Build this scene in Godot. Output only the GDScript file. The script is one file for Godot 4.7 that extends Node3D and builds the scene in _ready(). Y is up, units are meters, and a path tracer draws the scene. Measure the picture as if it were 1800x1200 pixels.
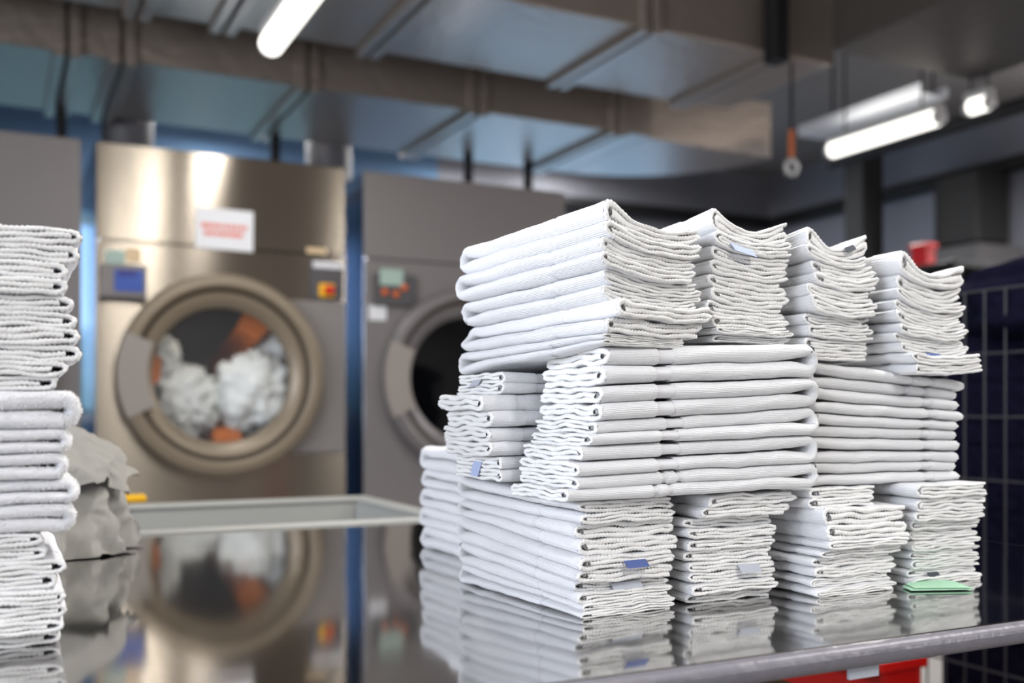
extends Node3D
# A laundry room: stacks of folded white towels on a steel table, dryers and ducts behind.
# x runs along the row of dryers, -z into the room, y up. V(x, y, v) places a point v metres into the room.

var mats := {}
var names_used := {}
var low_noise := FastNoiseLite.new()
var fine_noise := FastNoiseLite.new()


func V(x: float, y: float, v: float) -> Vector3:
	return Vector3(x, y, -v)


func _ready() -> void:
	# ---------- camera ----------
	var cam := Camera3D.new()
	cam.name = "camera"
	add_child(cam)
	cam.position = Vector3(0, 1.07, 0)
	cam.rotation_degrees = Vector3(0, -26.565, 0)
	cam.projection = Camera3D.PROJECTION_FRUSTUM
	var lens := CameraAttributesPhysical.new()
	lens.frustum_focal_length = 36.0
	lens.exposure_aperture = 2.8
	lens.frustum_focus_distance = 1.16
	lens.frustum_near = 0.05
	lens.frustum_far = 60.0
	cam.attributes = lens
	cam.near = 0.05
	cam.far = 60.0
	cam.size = 2.0 * 600.0 / 1800.0 * 0.05
	cam.frustum_offset = Vector2(0, 125.0 / 1800.0 * 0.05)
	cam.keep_aspect = Camera3D.KEEP_HEIGHT
	cam.current = true
	# ---------- sky, exposure ----------
	var env := Environment.new()
	env.background_mode = Environment.BG_SKY
	var sky := Sky.new()
	var sm := ProceduralSkyMaterial.new()
	sm.sky_top_color = Color(0.42, 0.62, 0.95)
	sm.sky_horizon_color = Color(0.70, 0.84, 0.98)
	sm.ground_horizon_color = Color(0.45, 0.55, 0.55)
	sm.ground_bottom_color = Color(0.2, 0.24, 0.2)
	sm.sky_energy_multiplier = 1.5
	sm.ground_energy_multiplier = 0.8
	sky.sky_material = sm
	env.sky = sky
	env.tonemap_mode = Environment.TONE_MAPPER_LINEAR
	env.tonemap_exposure = 1.0
	env.sdfgi_enabled = true
	env.ssao_enabled = true
	env.ssil_enabled = true
	var we := WorldEnvironment.new()
	we.name = "world_environment"
	we.environment = env
	add_child(we)
	# ---------- daylight through the side windows (left of the camera) and the rear windows ----------
	area("daylight_side_window", V(-3.35, 1.95, 0.45), Vector3(1, -0.12, 0), Vector2(4.6, 1.7), Color(0.985, 0.988, 1.0), 21.5)
	area("daylight_rear_window", V(0.9, 1.8, 7.85), Vector3(0, 0, 1), Vector2(2.6, 1.4), Color(0.55, 0.78, 0.90), 0.5)
	area("daylight_rear_window_far", V(4.45, 1.8, 7.85), Vector3(0, 0, 1), Vector2(2.2, 1.4), Color(0.62, 0.80, 1.0), 1.2)

	low_noise.seed = 5
	low_noise.frequency = 1.0
	fine_noise.seed = 11
	fine_noise.frequency = 1.0
	fine_noise.fractal_octaves = 3
	make_materials()
	room()
	ducts()
	lamps()
	table()
	dryers()
	cart_and_cloth()
	background_right()
	big_stack()
	side_stacks()


# =====================================================================  lights
func area(called: String, at: Vector3, towards: Vector3, size: Vector2, col: Color, energy: float, parent: Node = self) -> void:
	var l := AreaLight3D.new()
	l.name = called
	parent.add_child(l, true)
	l.area_size = size
	l.area_normalize_energy = true
	l.light_color = col
	l.light_energy = energy
	l.area_range = 30.0
	l.area_attenuation = 2.0
	l.shadow_enabled = true
	var up := Vector3.UP if absf(towards.normalized().y) < 0.9 else Vector3.FORWARD
	l.transform = Transform3D(Basis.looking_at(towards, up), at)


# =====================================================================  materials
func mat(called: String, c: Color, rough: float, metal := 0.0) -> StandardMaterial3D:
	var m := StandardMaterial3D.new()
	m.resource_name = called
	m.albedo_color = c
	m.roughness = rough
	m.metallic = metal
	mats[called] = m
	return m


func terry_image(cells: int, side: int, sd: int) -> ImageTexture:
	# rows of pile loops: ridges along x, beaded
	var im := Image.create(side, side, false, Image.FORMAT_RGB8)
	var rng := RandomNumberGenerator.new()
	rng.seed = sd
	var jit: Array[float] = []
	for i in cells * cells:
		jit.append(rng.randf())
	for y in side:
		for x in side:
			var fy := float(y) / side * cells
			var cy := int(fy) % cells
			var fx := float(x) / side * cells + 0.5 * (cy % 2)
			var cx := int(fx) % cells
			var k := cy * cells + cx
			var dx := fx - floorf(fx) - 0.5
			var dy := fy - floorf(fy) - 0.5 + 0.22 * (jit[k] - 0.5)
			var ridge := clampf(1.0 - dy * dy * 4.4, 0.0, 1.0)
			var bead := clampf(1.0 - dx * dx * 3.6, 0.0, 1.0)
			var h := ridge * (0.36 + 0.44 * bead + 0.20 * jit[(k * 7 + 3) % (cells * cells)])
			im.set_pixel(x, y, Color(h, h, h))
	return ImageTexture.create_from_image(im)


func noise_tex(freq: float, sd: int, octaves := 3, side := 512) -> NoiseTexture2D:
	var n := FastNoiseLite.new()
	n.seed = sd
	n.frequency = freq
	n.fractal_octaves = octaves
	var t := NoiseTexture2D.new()
	t.width = side
	t.height = side
	t.seamless = true
	t.noise = n
	return t


func bump(m: StandardMaterial3D, t: Texture2D, cm: float, scale: Vector3, tri := true) -> void:
	m.heightmap_enabled = true
	m.heightmap_texture = t
	m.heightmap_scale = cm
	m.uv1_triplanar = tri
	m.uv1_scale = scale


func make_materials() -> void:
	var terry := mat("white_terry", Color(0.935, 0.938, 0.945), 0.95)
	terry.rim_enabled = true
	terry.rim = 0.35
	terry.metallic_specular = 0.15
	bump(terry, terry_image(16, 256, 3), 0.07, Vector3(33, 33, 33), false)
	var fluffy := mat("white_fluffy_terry", Color(0.935, 0.936, 0.95), 0.95)
	fluffy.rim_enabled = true
	fluffy.rim = 0.35
	fluffy.metallic_specular = 0.15
	bump(fluffy, noise_tex(0.12, 8, 3, 256), 0.09, Vector3(24, 24, 24), false)
	var band := mat("white_dobby_band", Color(0.875, 0.875, 0.885), 0.7)
	band.metallic_specular = 0.25
	var hem := mat("white_hem", Color(0.93, 0.93, 0.925), 0.9)
	hem.metallic_specular = 0.15
	mat("label_grey", Color(0.72, 0.74, 0.78), 0.6)
	mat("label_blue", Color(0.30, 0.38, 0.62), 0.6)
	mat("label_lilac", Color(0.70, 0.75, 0.88), 0.6)
	mat("label_print", Color(0.25, 0.27, 0.30), 0.7)
	# steel
	var top := mat("table_steel", Color(0.76, 0.755, 0.75), 0.07, 1.0)
	bump(top, noise_tex(0.006, 21, 1), 0.03, Vector3(1.2, 1.2, 1.2))
	var film := mat("edge_film", Color(0.45, 0.44, 0.475), 0.36, 0.2)
	bump(film, noise_tex(0.02, 33, 3), 0.16, Vector3(4, 4, 4))
	mat("leg_steel", Color(0.55, 0.55, 0.55), 0.35, 1.0)
	var brushed := mat("brushed_steel", Color(0.60, 0.565, 0.52), 0.225, 1.0)
	brushed.anisotropy_enabled = true
	brushed.anisotropy = -0.97
	mat("grey_panel", Color(0.48, 0.46, 0.45), 0.5)
	mat("grey_dryer_paint", Color(0.455, 0.435, 0.43), 0.45)
	mat("door_beige", Color(0.51, 0.46, 0.39), 0.38, 0.25)
	mat("door_grey", Color(0.44, 0.42, 0.42), 0.4, 0.2)
	mat("door_groove", Color(0.22, 0.17, 0.12), 0.6)
	mat("handle_grey", Color(0.56, 0.53, 0.50), 0.45)
	mat("dark_panel", Color(0.29, 0.28, 0.29), 0.5)
	mat("black_rubber", Color(0.05, 0.05, 0.055), 0.7)
	mat("drum_dark", Color(0.15, 0.135, 0.13), 0.6, 0.4)
	mat("polished_steel", Color(0.72, 0.74, 0.78), 0.16, 1.0)
	mat("lifter_copper", Color(0.80, 0.42, 0.10), 0.5)
	var glass := mat("door_glass", Color(0.9, 0.92, 0.95, 0.03), 0.03)
	glass.transparency = BaseMaterial3D.TRANSPARENCY_ALPHA
	var pane := mat("window_glass", Color(0.9, 0.95, 1.0, 0.06), 0.02)
	pane.transparency = BaseMaterial3D.TRANSPARENCY_ALPHA
	var smoked := mat("smoked_glass", Color(0.03, 0.035, 0.045), 0.06)
	smoked.metallic_specular = 0.5
	mat("paper_white", Color(0.86, 0.86, 0.87), 0.8)
	mat("print_orange", Color(0.85, 0.36, 0.24), 0.8)
	mat("sticker_green", Color(0.62, 0.70, 0.66), 0.7)
	mat("sticker_beige", Color(0.82, 0.72, 0.58), 0.7)
	var scr := mat("screen_blue", Color(0.12, 0.24, 0.50), 0.3)
	scr.emission_enabled = true
	scr.emission = Color(0.10, 0.26, 0.62)
	scr.emission_energy_multiplier = 0.35
	var scr2 := mat("screen_deep_blue", Color(0.03, 0.05, 0.30), 0.3)
	scr2.emission_enabled = true
	scr2.emission = Color(0.03, 0.05, 0.55)
	scr2.emission_energy_multiplier = 0.3
	mat("yellow_plastic", Color(0.90, 0.68, 0.06), 0.45)
	mat("red_plastic", Color(0.78, 0.07, 0.05), 0.4)
	mat("orange_button", Color(0.85, 0.38, 0.10), 0.4)
	mat("drum_laundry", Color(0.86, 0.87, 0.86), 0.95)
	# room
	var galv := mat("galvanised_duct", Color(0.67, 0.63, 0.595), 0.36, 0.7)
	bump(galv, noise_tex(0.02, 41, 3), 0.25, Vector3(1.2, 1.2, 1.2))
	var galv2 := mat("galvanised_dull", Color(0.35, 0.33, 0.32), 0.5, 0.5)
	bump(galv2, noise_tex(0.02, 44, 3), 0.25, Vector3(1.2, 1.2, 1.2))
	mat("pipe_grey", Color(0.45, 0.45, 0.47), 0.5, 0.2)
	mat("dark_iron", Color(0.09, 0.09, 0.10), 0.6, 0.2)
	mat("wall_blue", Color(0.40, 0.53, 0.68), 0.85)
	mat("wall_grey", Color(0.50, 0.51, 0.55), 0.85)
	mat("wall_light", Color(0.64, 0.625, 0.61), 0.85)
	mat("ceiling_grey", Color(0.50, 0.485, 0.48), 0.9)
	var fl := mat("floor_grey", Color(0.58, 0.565, 0.55), 0.45)
	bump(fl, noise_tex(0.03, 51, 3), 0.1, Vector3(1, 1, 1))
	mat("frame_white", Color(0.8, 0.82, 0.85), 0.5)
	mat("lamp_housing", Color(0.70, 0.70, 0.70), 0.5)
	var glow := mat("lamp_glow", Color(0.95, 0.95, 0.93), 0.5)
	glow.emission_enabled = true
	glow.emission = Color(1.0, 0.985, 0.95)
	glow.emission_energy_multiplier = 2.2
	mat("leaf_green", Color(0.24, 0.50, 0.30), 0.8)
	mat("tub_plastic", Color(0.62, 0.62, 0.60), 0.45)
	var grey_cloth := mat("grey_cloth", Color(0.60, 0.59, 0.57), 0.95)
	bump(grey_cloth, noise_tex(0.2, 61, 2, 256), 0.06, Vector3(10, 10, 10))
	var navy := mat("navy_canvas", Color(0.062, 0.062, 0.125), 0.85)
	navy.metallic_specular = 0.12
	bump(navy, noise_tex(0.02, 71, 3), 1.0, Vector3(2, 2, 2))
	mat("cage_wire", Color(0.21, 0.21, 0.225), 0.5, 0.0)
	mat("black_frame", Color(0.06, 0.06, 0.065), 0.6)
	mat("cardboard", Color(0.60, 0.50, 0.38), 0.9)
	mat("green_cloth", Color(0.63, 0.80, 0.68), 0.85)
	mat("strap_orange", Color(0.72, 0.36, 0.10), 0.7)
	mat("zinc", Color(0.6, 0.6, 0.6), 0.35, 0.9)


# =====================================================================  nodes
func numbered(called: String) -> String:
	if not names_used.has(called):
		names_used[called] = 0
		return called
	names_used[called] += 1
	return "%s_%03d" % [called, names_used[called]]


func thing(called: String, label: String, category: String, at: Vector3, turn := 0.0, group := "") -> Node3D:
	var o := Node3D.new()
	o.name = numbered(called)
	add_child(o, true)
	o.position = at
	o.rotation.y = turn
	tag(o, label, category, group)
	return o


func tag(o: Node, label: String, category := "", group := "") -> void:
	o.set_meta("label", label)
	if category:
		o.set_meta("category", category)
	if group:
		o.set_meta("group", group)


func obj(called: String, mesh: Mesh, m: String, parent: Node = self, at := Vector3.ZERO) -> MeshInstance3D:
	var o := MeshInstance3D.new()
	o.name = numbered(called) if parent == self else called
	o.mesh = mesh
	o.material_override = mats[m]
	parent.add_child(o, true)
	o.position = at
	return o


func struct(called: String, mesh: Mesh, m: String, at := Vector3.ZERO) -> MeshInstance3D:
	var o := obj(called, mesh, m, self, at)
	o.set_meta("kind", "structure")
	o.set_meta("label", called.replace("_", " ") + " of the laundry room")
	return o


# =====================================================================  mesh helpers
func poly(st: SurfaceTool, pts: Array, inside: Vector3) -> void:
	# a flat convex polygon, wound so that it faces away from «inside»
	var c := Vector3.ZERO
	for p in pts:
		c += p
	c /= pts.size()
	var n: Vector3 = (pts[1] - pts[0]).cross(pts[2] - pts[0])
	var flip := n.dot(c - inside) > 0.0
	var nn := n.normalized() * (1.0 if flip else -1.0)
	for i in range(1, pts.size() - 1):
		var tri := [pts[0], pts[i + 1], pts[i]] if flip else [pts[0], pts[i], pts[i + 1]]
		for p in tri:
			st.set_normal(nn)
			var a := nn.abs()
			st.set_uv(Vector2(p.x, p.y) if a.z >= a.x and a.z >= a.y else (Vector2(p.z, p.y) if a.x >= a.y else Vector2(p.x, p.z)))
			st.add_vertex(p)


func add_box(st: SurfaceTool, c: Vector3, size: Vector3, b := 0.004) -> void:
	var h := size * 0.5
	b = minf(b, minf(h.x, minf(h.y, h.z)) * 0.9)
	var sg := [-1.0, 1.0]
	var g := func(sx: float, sy: float, sz: float, ax: int) -> Vector3:
		var p := Vector3(sx * h.x, sy * h.y, sz * h.z)
		for k in 3:
			if k != ax:
				p[k] -= b * [sx, sy, sz][k]
		return c + p
	for s in sg:
		poly(st, [g.call(s, -1, -1, 0), g.call(s, 1, -1, 0), g.call(s, 1, 1, 0), g.call(s, -1, 1, 0)], c)
		poly(st, [g.call(-1, s, -1, 1), g.call(1, s, -1, 1), g.call(1, s, 1, 1), g.call(-1, s, 1, 1)], c)
		poly(st, [g.call(-1, -1, s, 2), g.call(1, -1, s, 2), g.call(1, 1, s, 2), g.call(-1, 1, s, 2)], c)
	if b > 0.0005:
		for s in sg:
			for t in sg:
				poly(st, [g.call(s, t, -1, 0), g.call(s, t, 1, 0), g.call(s, t, 1, 1), g.call(s, t, -1, 1)], c)
				poly(st, [g.call(s, -1, t, 0), g.call(s, 1, t, 0), g.call(s, 1, t, 2), g.call(s, -1, t, 2)], c)
				poly(st, [g.call(-1, s, t, 1), g.call(1, s, t, 1), g.call(1, s, t, 2), g.call(-1, s, t, 2)], c)
				for u in sg:
					poly(st, [g.call(s, t, u, 0), g.call(s, t, u, 1), g.call(s, t, u, 2)], c)


func tool() -> SurfaceTool:
	var st := SurfaceTool.new()
	st.begin(Mesh.PRIMITIVE_TRIANGLES)
	return st


func box(size: Vector3, b := 0.004, c := Vector3.ZERO) -> ArrayMesh:
	var st := tool()
	add_box(st, c, size, b)
	return st.commit()


func span(x0: float, x1: float, y0: float, y1: float, v0: float, v1: float, b := 0.0) -> ArrayMesh:
	return box(Vector3(x1 - x0, y1 - y0, v1 - v0), b, Vector3((x0 + x1) / 2, (y0 + y1) / 2, -(v0 + v1) / 2))


func add_tube(st: SurfaceTool, pts: Array, r: float, sides := 10, caps := true) -> void:
	var rings: Array = []
	var prev_n := Vector3.ZERO
	for i in pts.size():
		var t: Vector3 = (pts[mini(i + 1, pts.size() - 1)] - pts[maxi(i - 1, 0)]).normalized()
		var n := prev_n - t * prev_n.dot(t)
		if n.length() < 0.01:
			n = t.cross(Vector3.UP if absf(t.y) < 0.9 else Vector3.RIGHT)
		n = n.normalized()
		prev_n = n
		var bn := t.cross(n)
		var ring: Array = []
		for k in sides:
			var a := TAU * k / sides
			ring.append([pts[i] + (n * cos(a) + bn * sin(a)) * r, n * cos(a) + bn * sin(a)])
		rings.append(ring)
	for i in pts.size() - 1:
		for k in sides:
			var k2 := (k + 1) % sides
			for q in [[i, k], [i + 1, k2], [i, k2], [i, k], [i + 1, k], [i + 1, k2]]:
				st.set_normal(rings[q[0]][q[1]][1])
				st.set_uv(Vector2(float(q[1]) / sides, float(q[0])))
				st.add_vertex(rings[q[0]][q[1]][0])
	if caps:
		for e in [0, pts.size() - 1]:
			var cp: Array = []
			for k in sides:
				cp.append(rings[e][k][0])
			poly(st, cp, pts[1] if e == 0 else pts[pts.size() - 2])


func tube(pts: Array, r: float, sides := 10) -> ArrayMesh:
	var st := tool()
	add_tube(st, pts, r, sides)
	return st.commit()


func lathe(profile: PackedVector2Array, seg := 64, a0 := 0.0, a1 := TAU) -> ArrayMesh:
	# profile points (radius, z); turned about the z axis. The profile is followed with its outside on the left.
	var st := tool()
	st.set_smooth_group(0)
	for i in profile.size() - 1:
		var p := profile[i]
		var q := profile[i + 1]
		var d := (q - p).normalized()
		var nr := Vector2(d.y, -d.x)
		for k in seg:
			var t0 := a0 + (a1 - a0) * k / seg
			var t1 := a0 + (a1 - a0) * (k + 1) / seg
			var vs := [[p, t0], [q, t0], [q, t1], [p, t0], [q, t1], [p, t1]]
			for e in vs:
				var pp: Vector2 = e[0]
				st.set_normal(Vector3(nr.x * cos(e[1]), nr.x * sin(e[1]), nr.y))
				st.set_uv(Vector2(e[1], pp.y))
				st.add_vertex(Vector3(pp.x * cos(e[1]), pp.x * sin(e[1]), pp.y))
	return st.commit()


func holed_plate(x0: float, x1: float, y0: float, y1: float, c: Vector2, r: float, z: float, th: float) -> ArrayMesh:
	var st := tool()
	var n := 96
	var ins: Array = []
	var outs: Array = []
	for k in n:
		var a := TAU * k / n
		var d := Vector2(cos(a), sin(a))
		var tx := ((x1 if d.x > 0 else x0) - c.x) / d.x if absf(d.x) > 1e-6 else 1e9
		var ty := ((y1 if d.y > 0 else y0) - c.y) / d.y if absf(d.y) > 1e-6 else 1e9
		ins.append(c + d * r)
		outs.append(c + d * minf(tx, ty))
	for k in n:
		var k2 := (k + 1) % n
		var quad: Array = []
		for p in [ins[k], outs[k], outs[k2], ins[k2]]:
			quad.append(Vector3(p.x, p.y, z))
		poly(st, quad, Vector3(c.x, c.y, z - 1.0))
		poly(st, [Vector3(ins[k].x, ins[k].y, z), Vector3(ins[k2].x, ins[k2].y, z), Vector3(ins[k2].x, ins[k2].y, z - th), Vector3(ins[k].x, ins[k].y, z - th)], Vector3(ins[k].x, ins[k].y, z) * 2.0 - Vector3(c.x, c.y, z))
	for cr in [Vector2(x0, y0), Vector2(x1, y0), Vector2(x1, y1), Vector2(x0, y1)]:  # the corner slivers between the rays
		var near_out: Array = []
		for k in n:
			if absf(outs[k].x - cr.x) < 1e-4 and absf(outs[k].y - outs[(k + 1) % n].y) > 1e-4 and absf(outs[(k + 1) % n].y - cr.y) < 1e-4 or absf(outs[k].y - cr.y) < 1e-4 and absf(outs[(k + 1) % n].x - cr.x) < 1e-4:
				near_out = [Vector3(outs[k].x, outs[k].y, z), Vector3(cr.x, cr.y, z), Vector3(outs[(k + 1) % n].x, outs[(k + 1) % n].y, z)]
		if near_out:
			poly(st, near_out, Vector3(c.x, c.y, z - 1.0))
	return st.commit()


func prism(plan: PackedVector2Array, y0: float, y1: float) -> ArrayMesh:
	# plan points (x, v), convex
	var st := tool()
	var lo: Array = []
	var hi: Array = []
	var c := Vector3.ZERO
	for p in plan:
		lo.append(Vector3(p.x, y0, -p.y))
		hi.append(Vector3(p.x, y1, -p.y))
		c += Vector3(p.x, (y0 + y1) / 2, -p.y) / plan.size()
	poly(st, lo, c)
	poly(st, hi, c)
	for i in plan.size():
		var j := (i + 1) % plan.size()
		poly(st, [lo[i], lo[j], hi[j], hi[i]], c)
	return st.commit()


func grid_surface(p: PackedVector3Array, uv: PackedVector2Array, rows: int, cols: int, flip: bool) -> Array:
	# normals of a grid whose columns close on themselves; returns [positions, normals, uvs, flip]
	var nr := PackedVector3Array()
	nr.resize(p.size())
	for j in rows - 1:
		var a := j * cols
		for i in cols - 1:
			var k := a + i
			var e := (p[k + 1] - p[k]).cross(p[k + cols] - p[k]) + (p[k + cols + 1] - p[k + cols]).cross(p[k + cols + 1] - p[k + 1])
			nr[k] += e
			nr[k + 1] += e
			nr[k + cols] += e
			nr[k + cols + 1] += e
	for j in rows:  # the seam
		var e := nr[j * cols] + nr[j * cols + cols - 1]
		nr[j * cols] = e
		nr[j * cols + cols - 1] = e
	var sgn := -1.0 if flip else 1.0
	for k in nr.size():
		nr[k] = nr[k].normalized() * sgn
	return [p, nr, uv, flip]


func rows_mesh(g: Array, cols: int, bands: Array) -> ArrayMesh:
	# the faces between the listed pairs of rows, with their own copy of those rows
	var p: PackedVector3Array = g[0]
	var nr: PackedVector3Array = g[1]
	var uv: PackedVector2Array = g[2]
	var flip: bool = g[3]
	var vp := PackedVector3Array()
	var vn := PackedVector3Array()
	var vu := PackedVector2Array()
	var idx := PackedInt32Array()
	for b in bands:
		var at := vp.size()
		var j0: int = b[0]
		var j1: int = b[1]
		vp.append_array(p.slice(j0 * cols, (j1 + 1) * cols))
		vn.append_array(nr.slice(j0 * cols, (j1 + 1) * cols))
		vu.append_array(uv.slice(j0 * cols, (j1 + 1) * cols))
		for j in j1 - j0:
			for i in cols - 1:
				var k := at + j * cols + i
				if flip:
					idx.append_array(PackedInt32Array([k, k + 1, k + cols + 1, k, k + cols + 1, k + cols]))
				else:
					idx.append_array(PackedInt32Array([k, k + cols + 1, k + 1, k, k + cols, k + cols + 1]))
	var arr := []
	arr.resize(Mesh.ARRAY_MAX)
	arr[Mesh.ARRAY_VERTEX] = vp
	arr[Mesh.ARRAY_NORMAL] = vn
	arr[Mesh.ARRAY_TEX_UV] = vu
	arr[Mesh.ARRAY_INDEX] = idx
	var m := ArrayMesh.new()
	m.add_surface_from_arrays(Mesh.PRIMITIVE_TRIANGLES, arr)
	return m


func crumple(r: Vector3, sd: int, amp: float, freq: float, seg := 56, rings := 40, flat_bottom := -1e9, oct := 2) -> ArrayMesh:
	# a bunched-up cloth: an ellipsoid thrown into ridges
	var n := FastNoiseLite.new()
	n.seed = sd
	n.frequency = freq
	n.fractal_type = FastNoiseLite.FRACTAL_RIDGED
	n.fractal_octaves = oct
	n.domain_warp_enabled = true
	n.domain_warp_amplitude = 0.35
	n.domain_warp_frequency = freq
	var n2 := FastNoiseLite.new()
	n2.seed = sd + 1
	n2.frequency = freq * 0.6
	var p := PackedVector3Array()
	var uv := PackedVector2Array()
	for j in rings + 1:
		var th := PI * j / rings
		for i in seg + 1:
			var ph := TAU * (i % seg) / seg
			var d := Vector3(sin(th) * cos(ph), cos(th), sin(th) * sin(ph))
			var k := 1.0 + amp * (n.get_noise_3dv(d) * 0.9 + n2.get_noise_3dv(d) * 0.9)
			var q := d * r * k
			q.y = maxf(q.y, flat_bottom)
			p.append(q)
			uv.append(Vector2(ph, th))
	return rows_mesh(grid_surface(p, uv, rings + 1, seg + 1, true), seg + 1, [[0, rings]])


# =====================================================================  room
func room() -> void:
	struct("floor", span(-3.7, 7.06, -0.2, 0.0, -3.2, 8.2), "floor_grey")
	struct("ceiling", span(-3.7, 7.06, 3.42, 3.62, -3.2, 8.2), "ceiling_grey")
	# wall at the back, with two windows in it
	var holes := [[-0.5, 2.3, 1.0, 2.5], [3.3, 5.6, 1.0, 2.5]]
	var st := tool()
	var xs := [-3.7, -0.5, 2.3, 3.3, 5.6, 7.06]
	for k in 5:
		if k == 3:  # blue paint on the left, grey on the right
			struct("wall_back", st.commit(), "wall_blue")
			st = tool()
		var cx: float = (xs[k] + xs[k + 1]) / 2
		var w: float = xs[k + 1] - xs[k]
		if k % 2 == 0:
			add_box(st, V(cx, 1.71, 8.1), Vector3(w, 3.42, 0.2), 0.0)
		else:
			add_box(st, V(cx, 0.5, 8.1), Vector3(w, 1.0, 0.2), 0.0)
			add_box(st, V(cx, 2.96, 8.1), Vector3(w, 0.92, 0.2), 0.0)
	struct("wall_back", st.commit(), "wall_grey")
	var n := 0
	for h in holes:
		n += 1
		var w := Node3D.new()
		w.name = "window_%d" % n
		add_child(w)
		w.set_meta("kind", "structure")
		w.set_meta("label", "window in the back wall behind the dryers")
		window_into(w, h[0], h[1], h[2], h[3], 8.1, 3)
	struct("wall_right", span(6.86, 7.06, 0, 3.42, -3.2, 8.0), "wall_grey")
	struct("wall_front", span(-3.7, 7.06, 0, 3.42, -3.2, -3.0), "wall_light")
	# wall on the left, one wide window
	st = tool()
	add_box(st, V(-3.6, 1.71, -2.45), Vector3(0.2, 3.42, 1.1), 0.0)
	add_box(st, V(-3.6, 1.71, 5.4), Vector3(0.2, 3.42, 5.2), 0.0)
	add_box(st, V(-3.6, 0.5, 0.45), Vector3(0.2, 1.0, 4.7), 0.0)
	add_box(st, V(-3.6, 3.16, 0.45), Vector3(0.2, 0.52, 4.7), 0.0)
	struct("wall_left", st.commit(), "wall_light")
	# trees outside the back windows
	for k in 4:
		var o := obj("shrub", crumple(Vector3(0.62, 0.90 + 0.06 * (k % 3), 0.6), 90 + k, 0.22, 3.0, 40, 28), "leaf_green", self, V(-1.4 + k * 1.5, 0.75 + 0.05 * (k % 2), 10.6 + 0.3 * (k % 2)))
		tag(o, "green shrub outside the rear windows, " + ["first", "second", "third", "fourth", "fifth", "sixth", "seventh"][k] + " from the left", "shrub", "shrubs outside the rear windows")
	struct("ground", span(-8, 12, -0.4, -0.2, 8.2, 20), "leaf_green")


func window_into(w: Node3D, x0: float, x1: float, y0: float, y1: float, v: float, parts: int) -> void:
	var st := tool()
	var f := 0.06
	add_box(st, V((x0 + x1) / 2, y0 + f / 2, v), Vector3(x1 - x0, f, 0.08), 0.004)
	add_box(st, V((x0 + x1) / 2, y1 - f / 2, v), Vector3(x1 - x0, f, 0.08), 0.004)
	for k in parts + 1:
		add_box(st, V(lerpf(x0 + f / 2, x1 - f / 2, float(k) / parts), (y0 + y1) / 2, v), Vector3(f, y1 - y0 - 2 * f, 0.08), 0.004)
	obj("window_frame", st.commit(), "frame_white", w)
	for k in parts:
		var a := lerpf(x0 + f / 2, x1 - f / 2, float(k) / parts) + f / 2
		var b := lerpf(x0 + f / 2, x1 - f / 2, float(k + 1) / parts) - f / 2
		obj("pane", span(a, b, y0 + f, y1 - f, v - 0.003, v + 0.003), "window_glass", w)


func flange(parent: Node3D, x: float, y0: float, y1: float, v0: float, v1: float, at: Vector3) -> void:
	# a raised joint round a duct that runs along x
	var st := tool()
	for s in [-0.035, 0.035]:
		add_box(st, V(x + s, y0 - 0.015, (v0 + v1) / 2) - at, Vector3(0.05, 0.03, v1 - v0 + 0.06), 0.004)
		add_box(st, V(x + s, (y0 + y1) / 2, v0 - 0.015) - at, Vector3(0.05, y1 - y0, 0.03), 0.004)
	obj("joint_flange", st.commit(), "galvanised_duct", parent)


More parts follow.
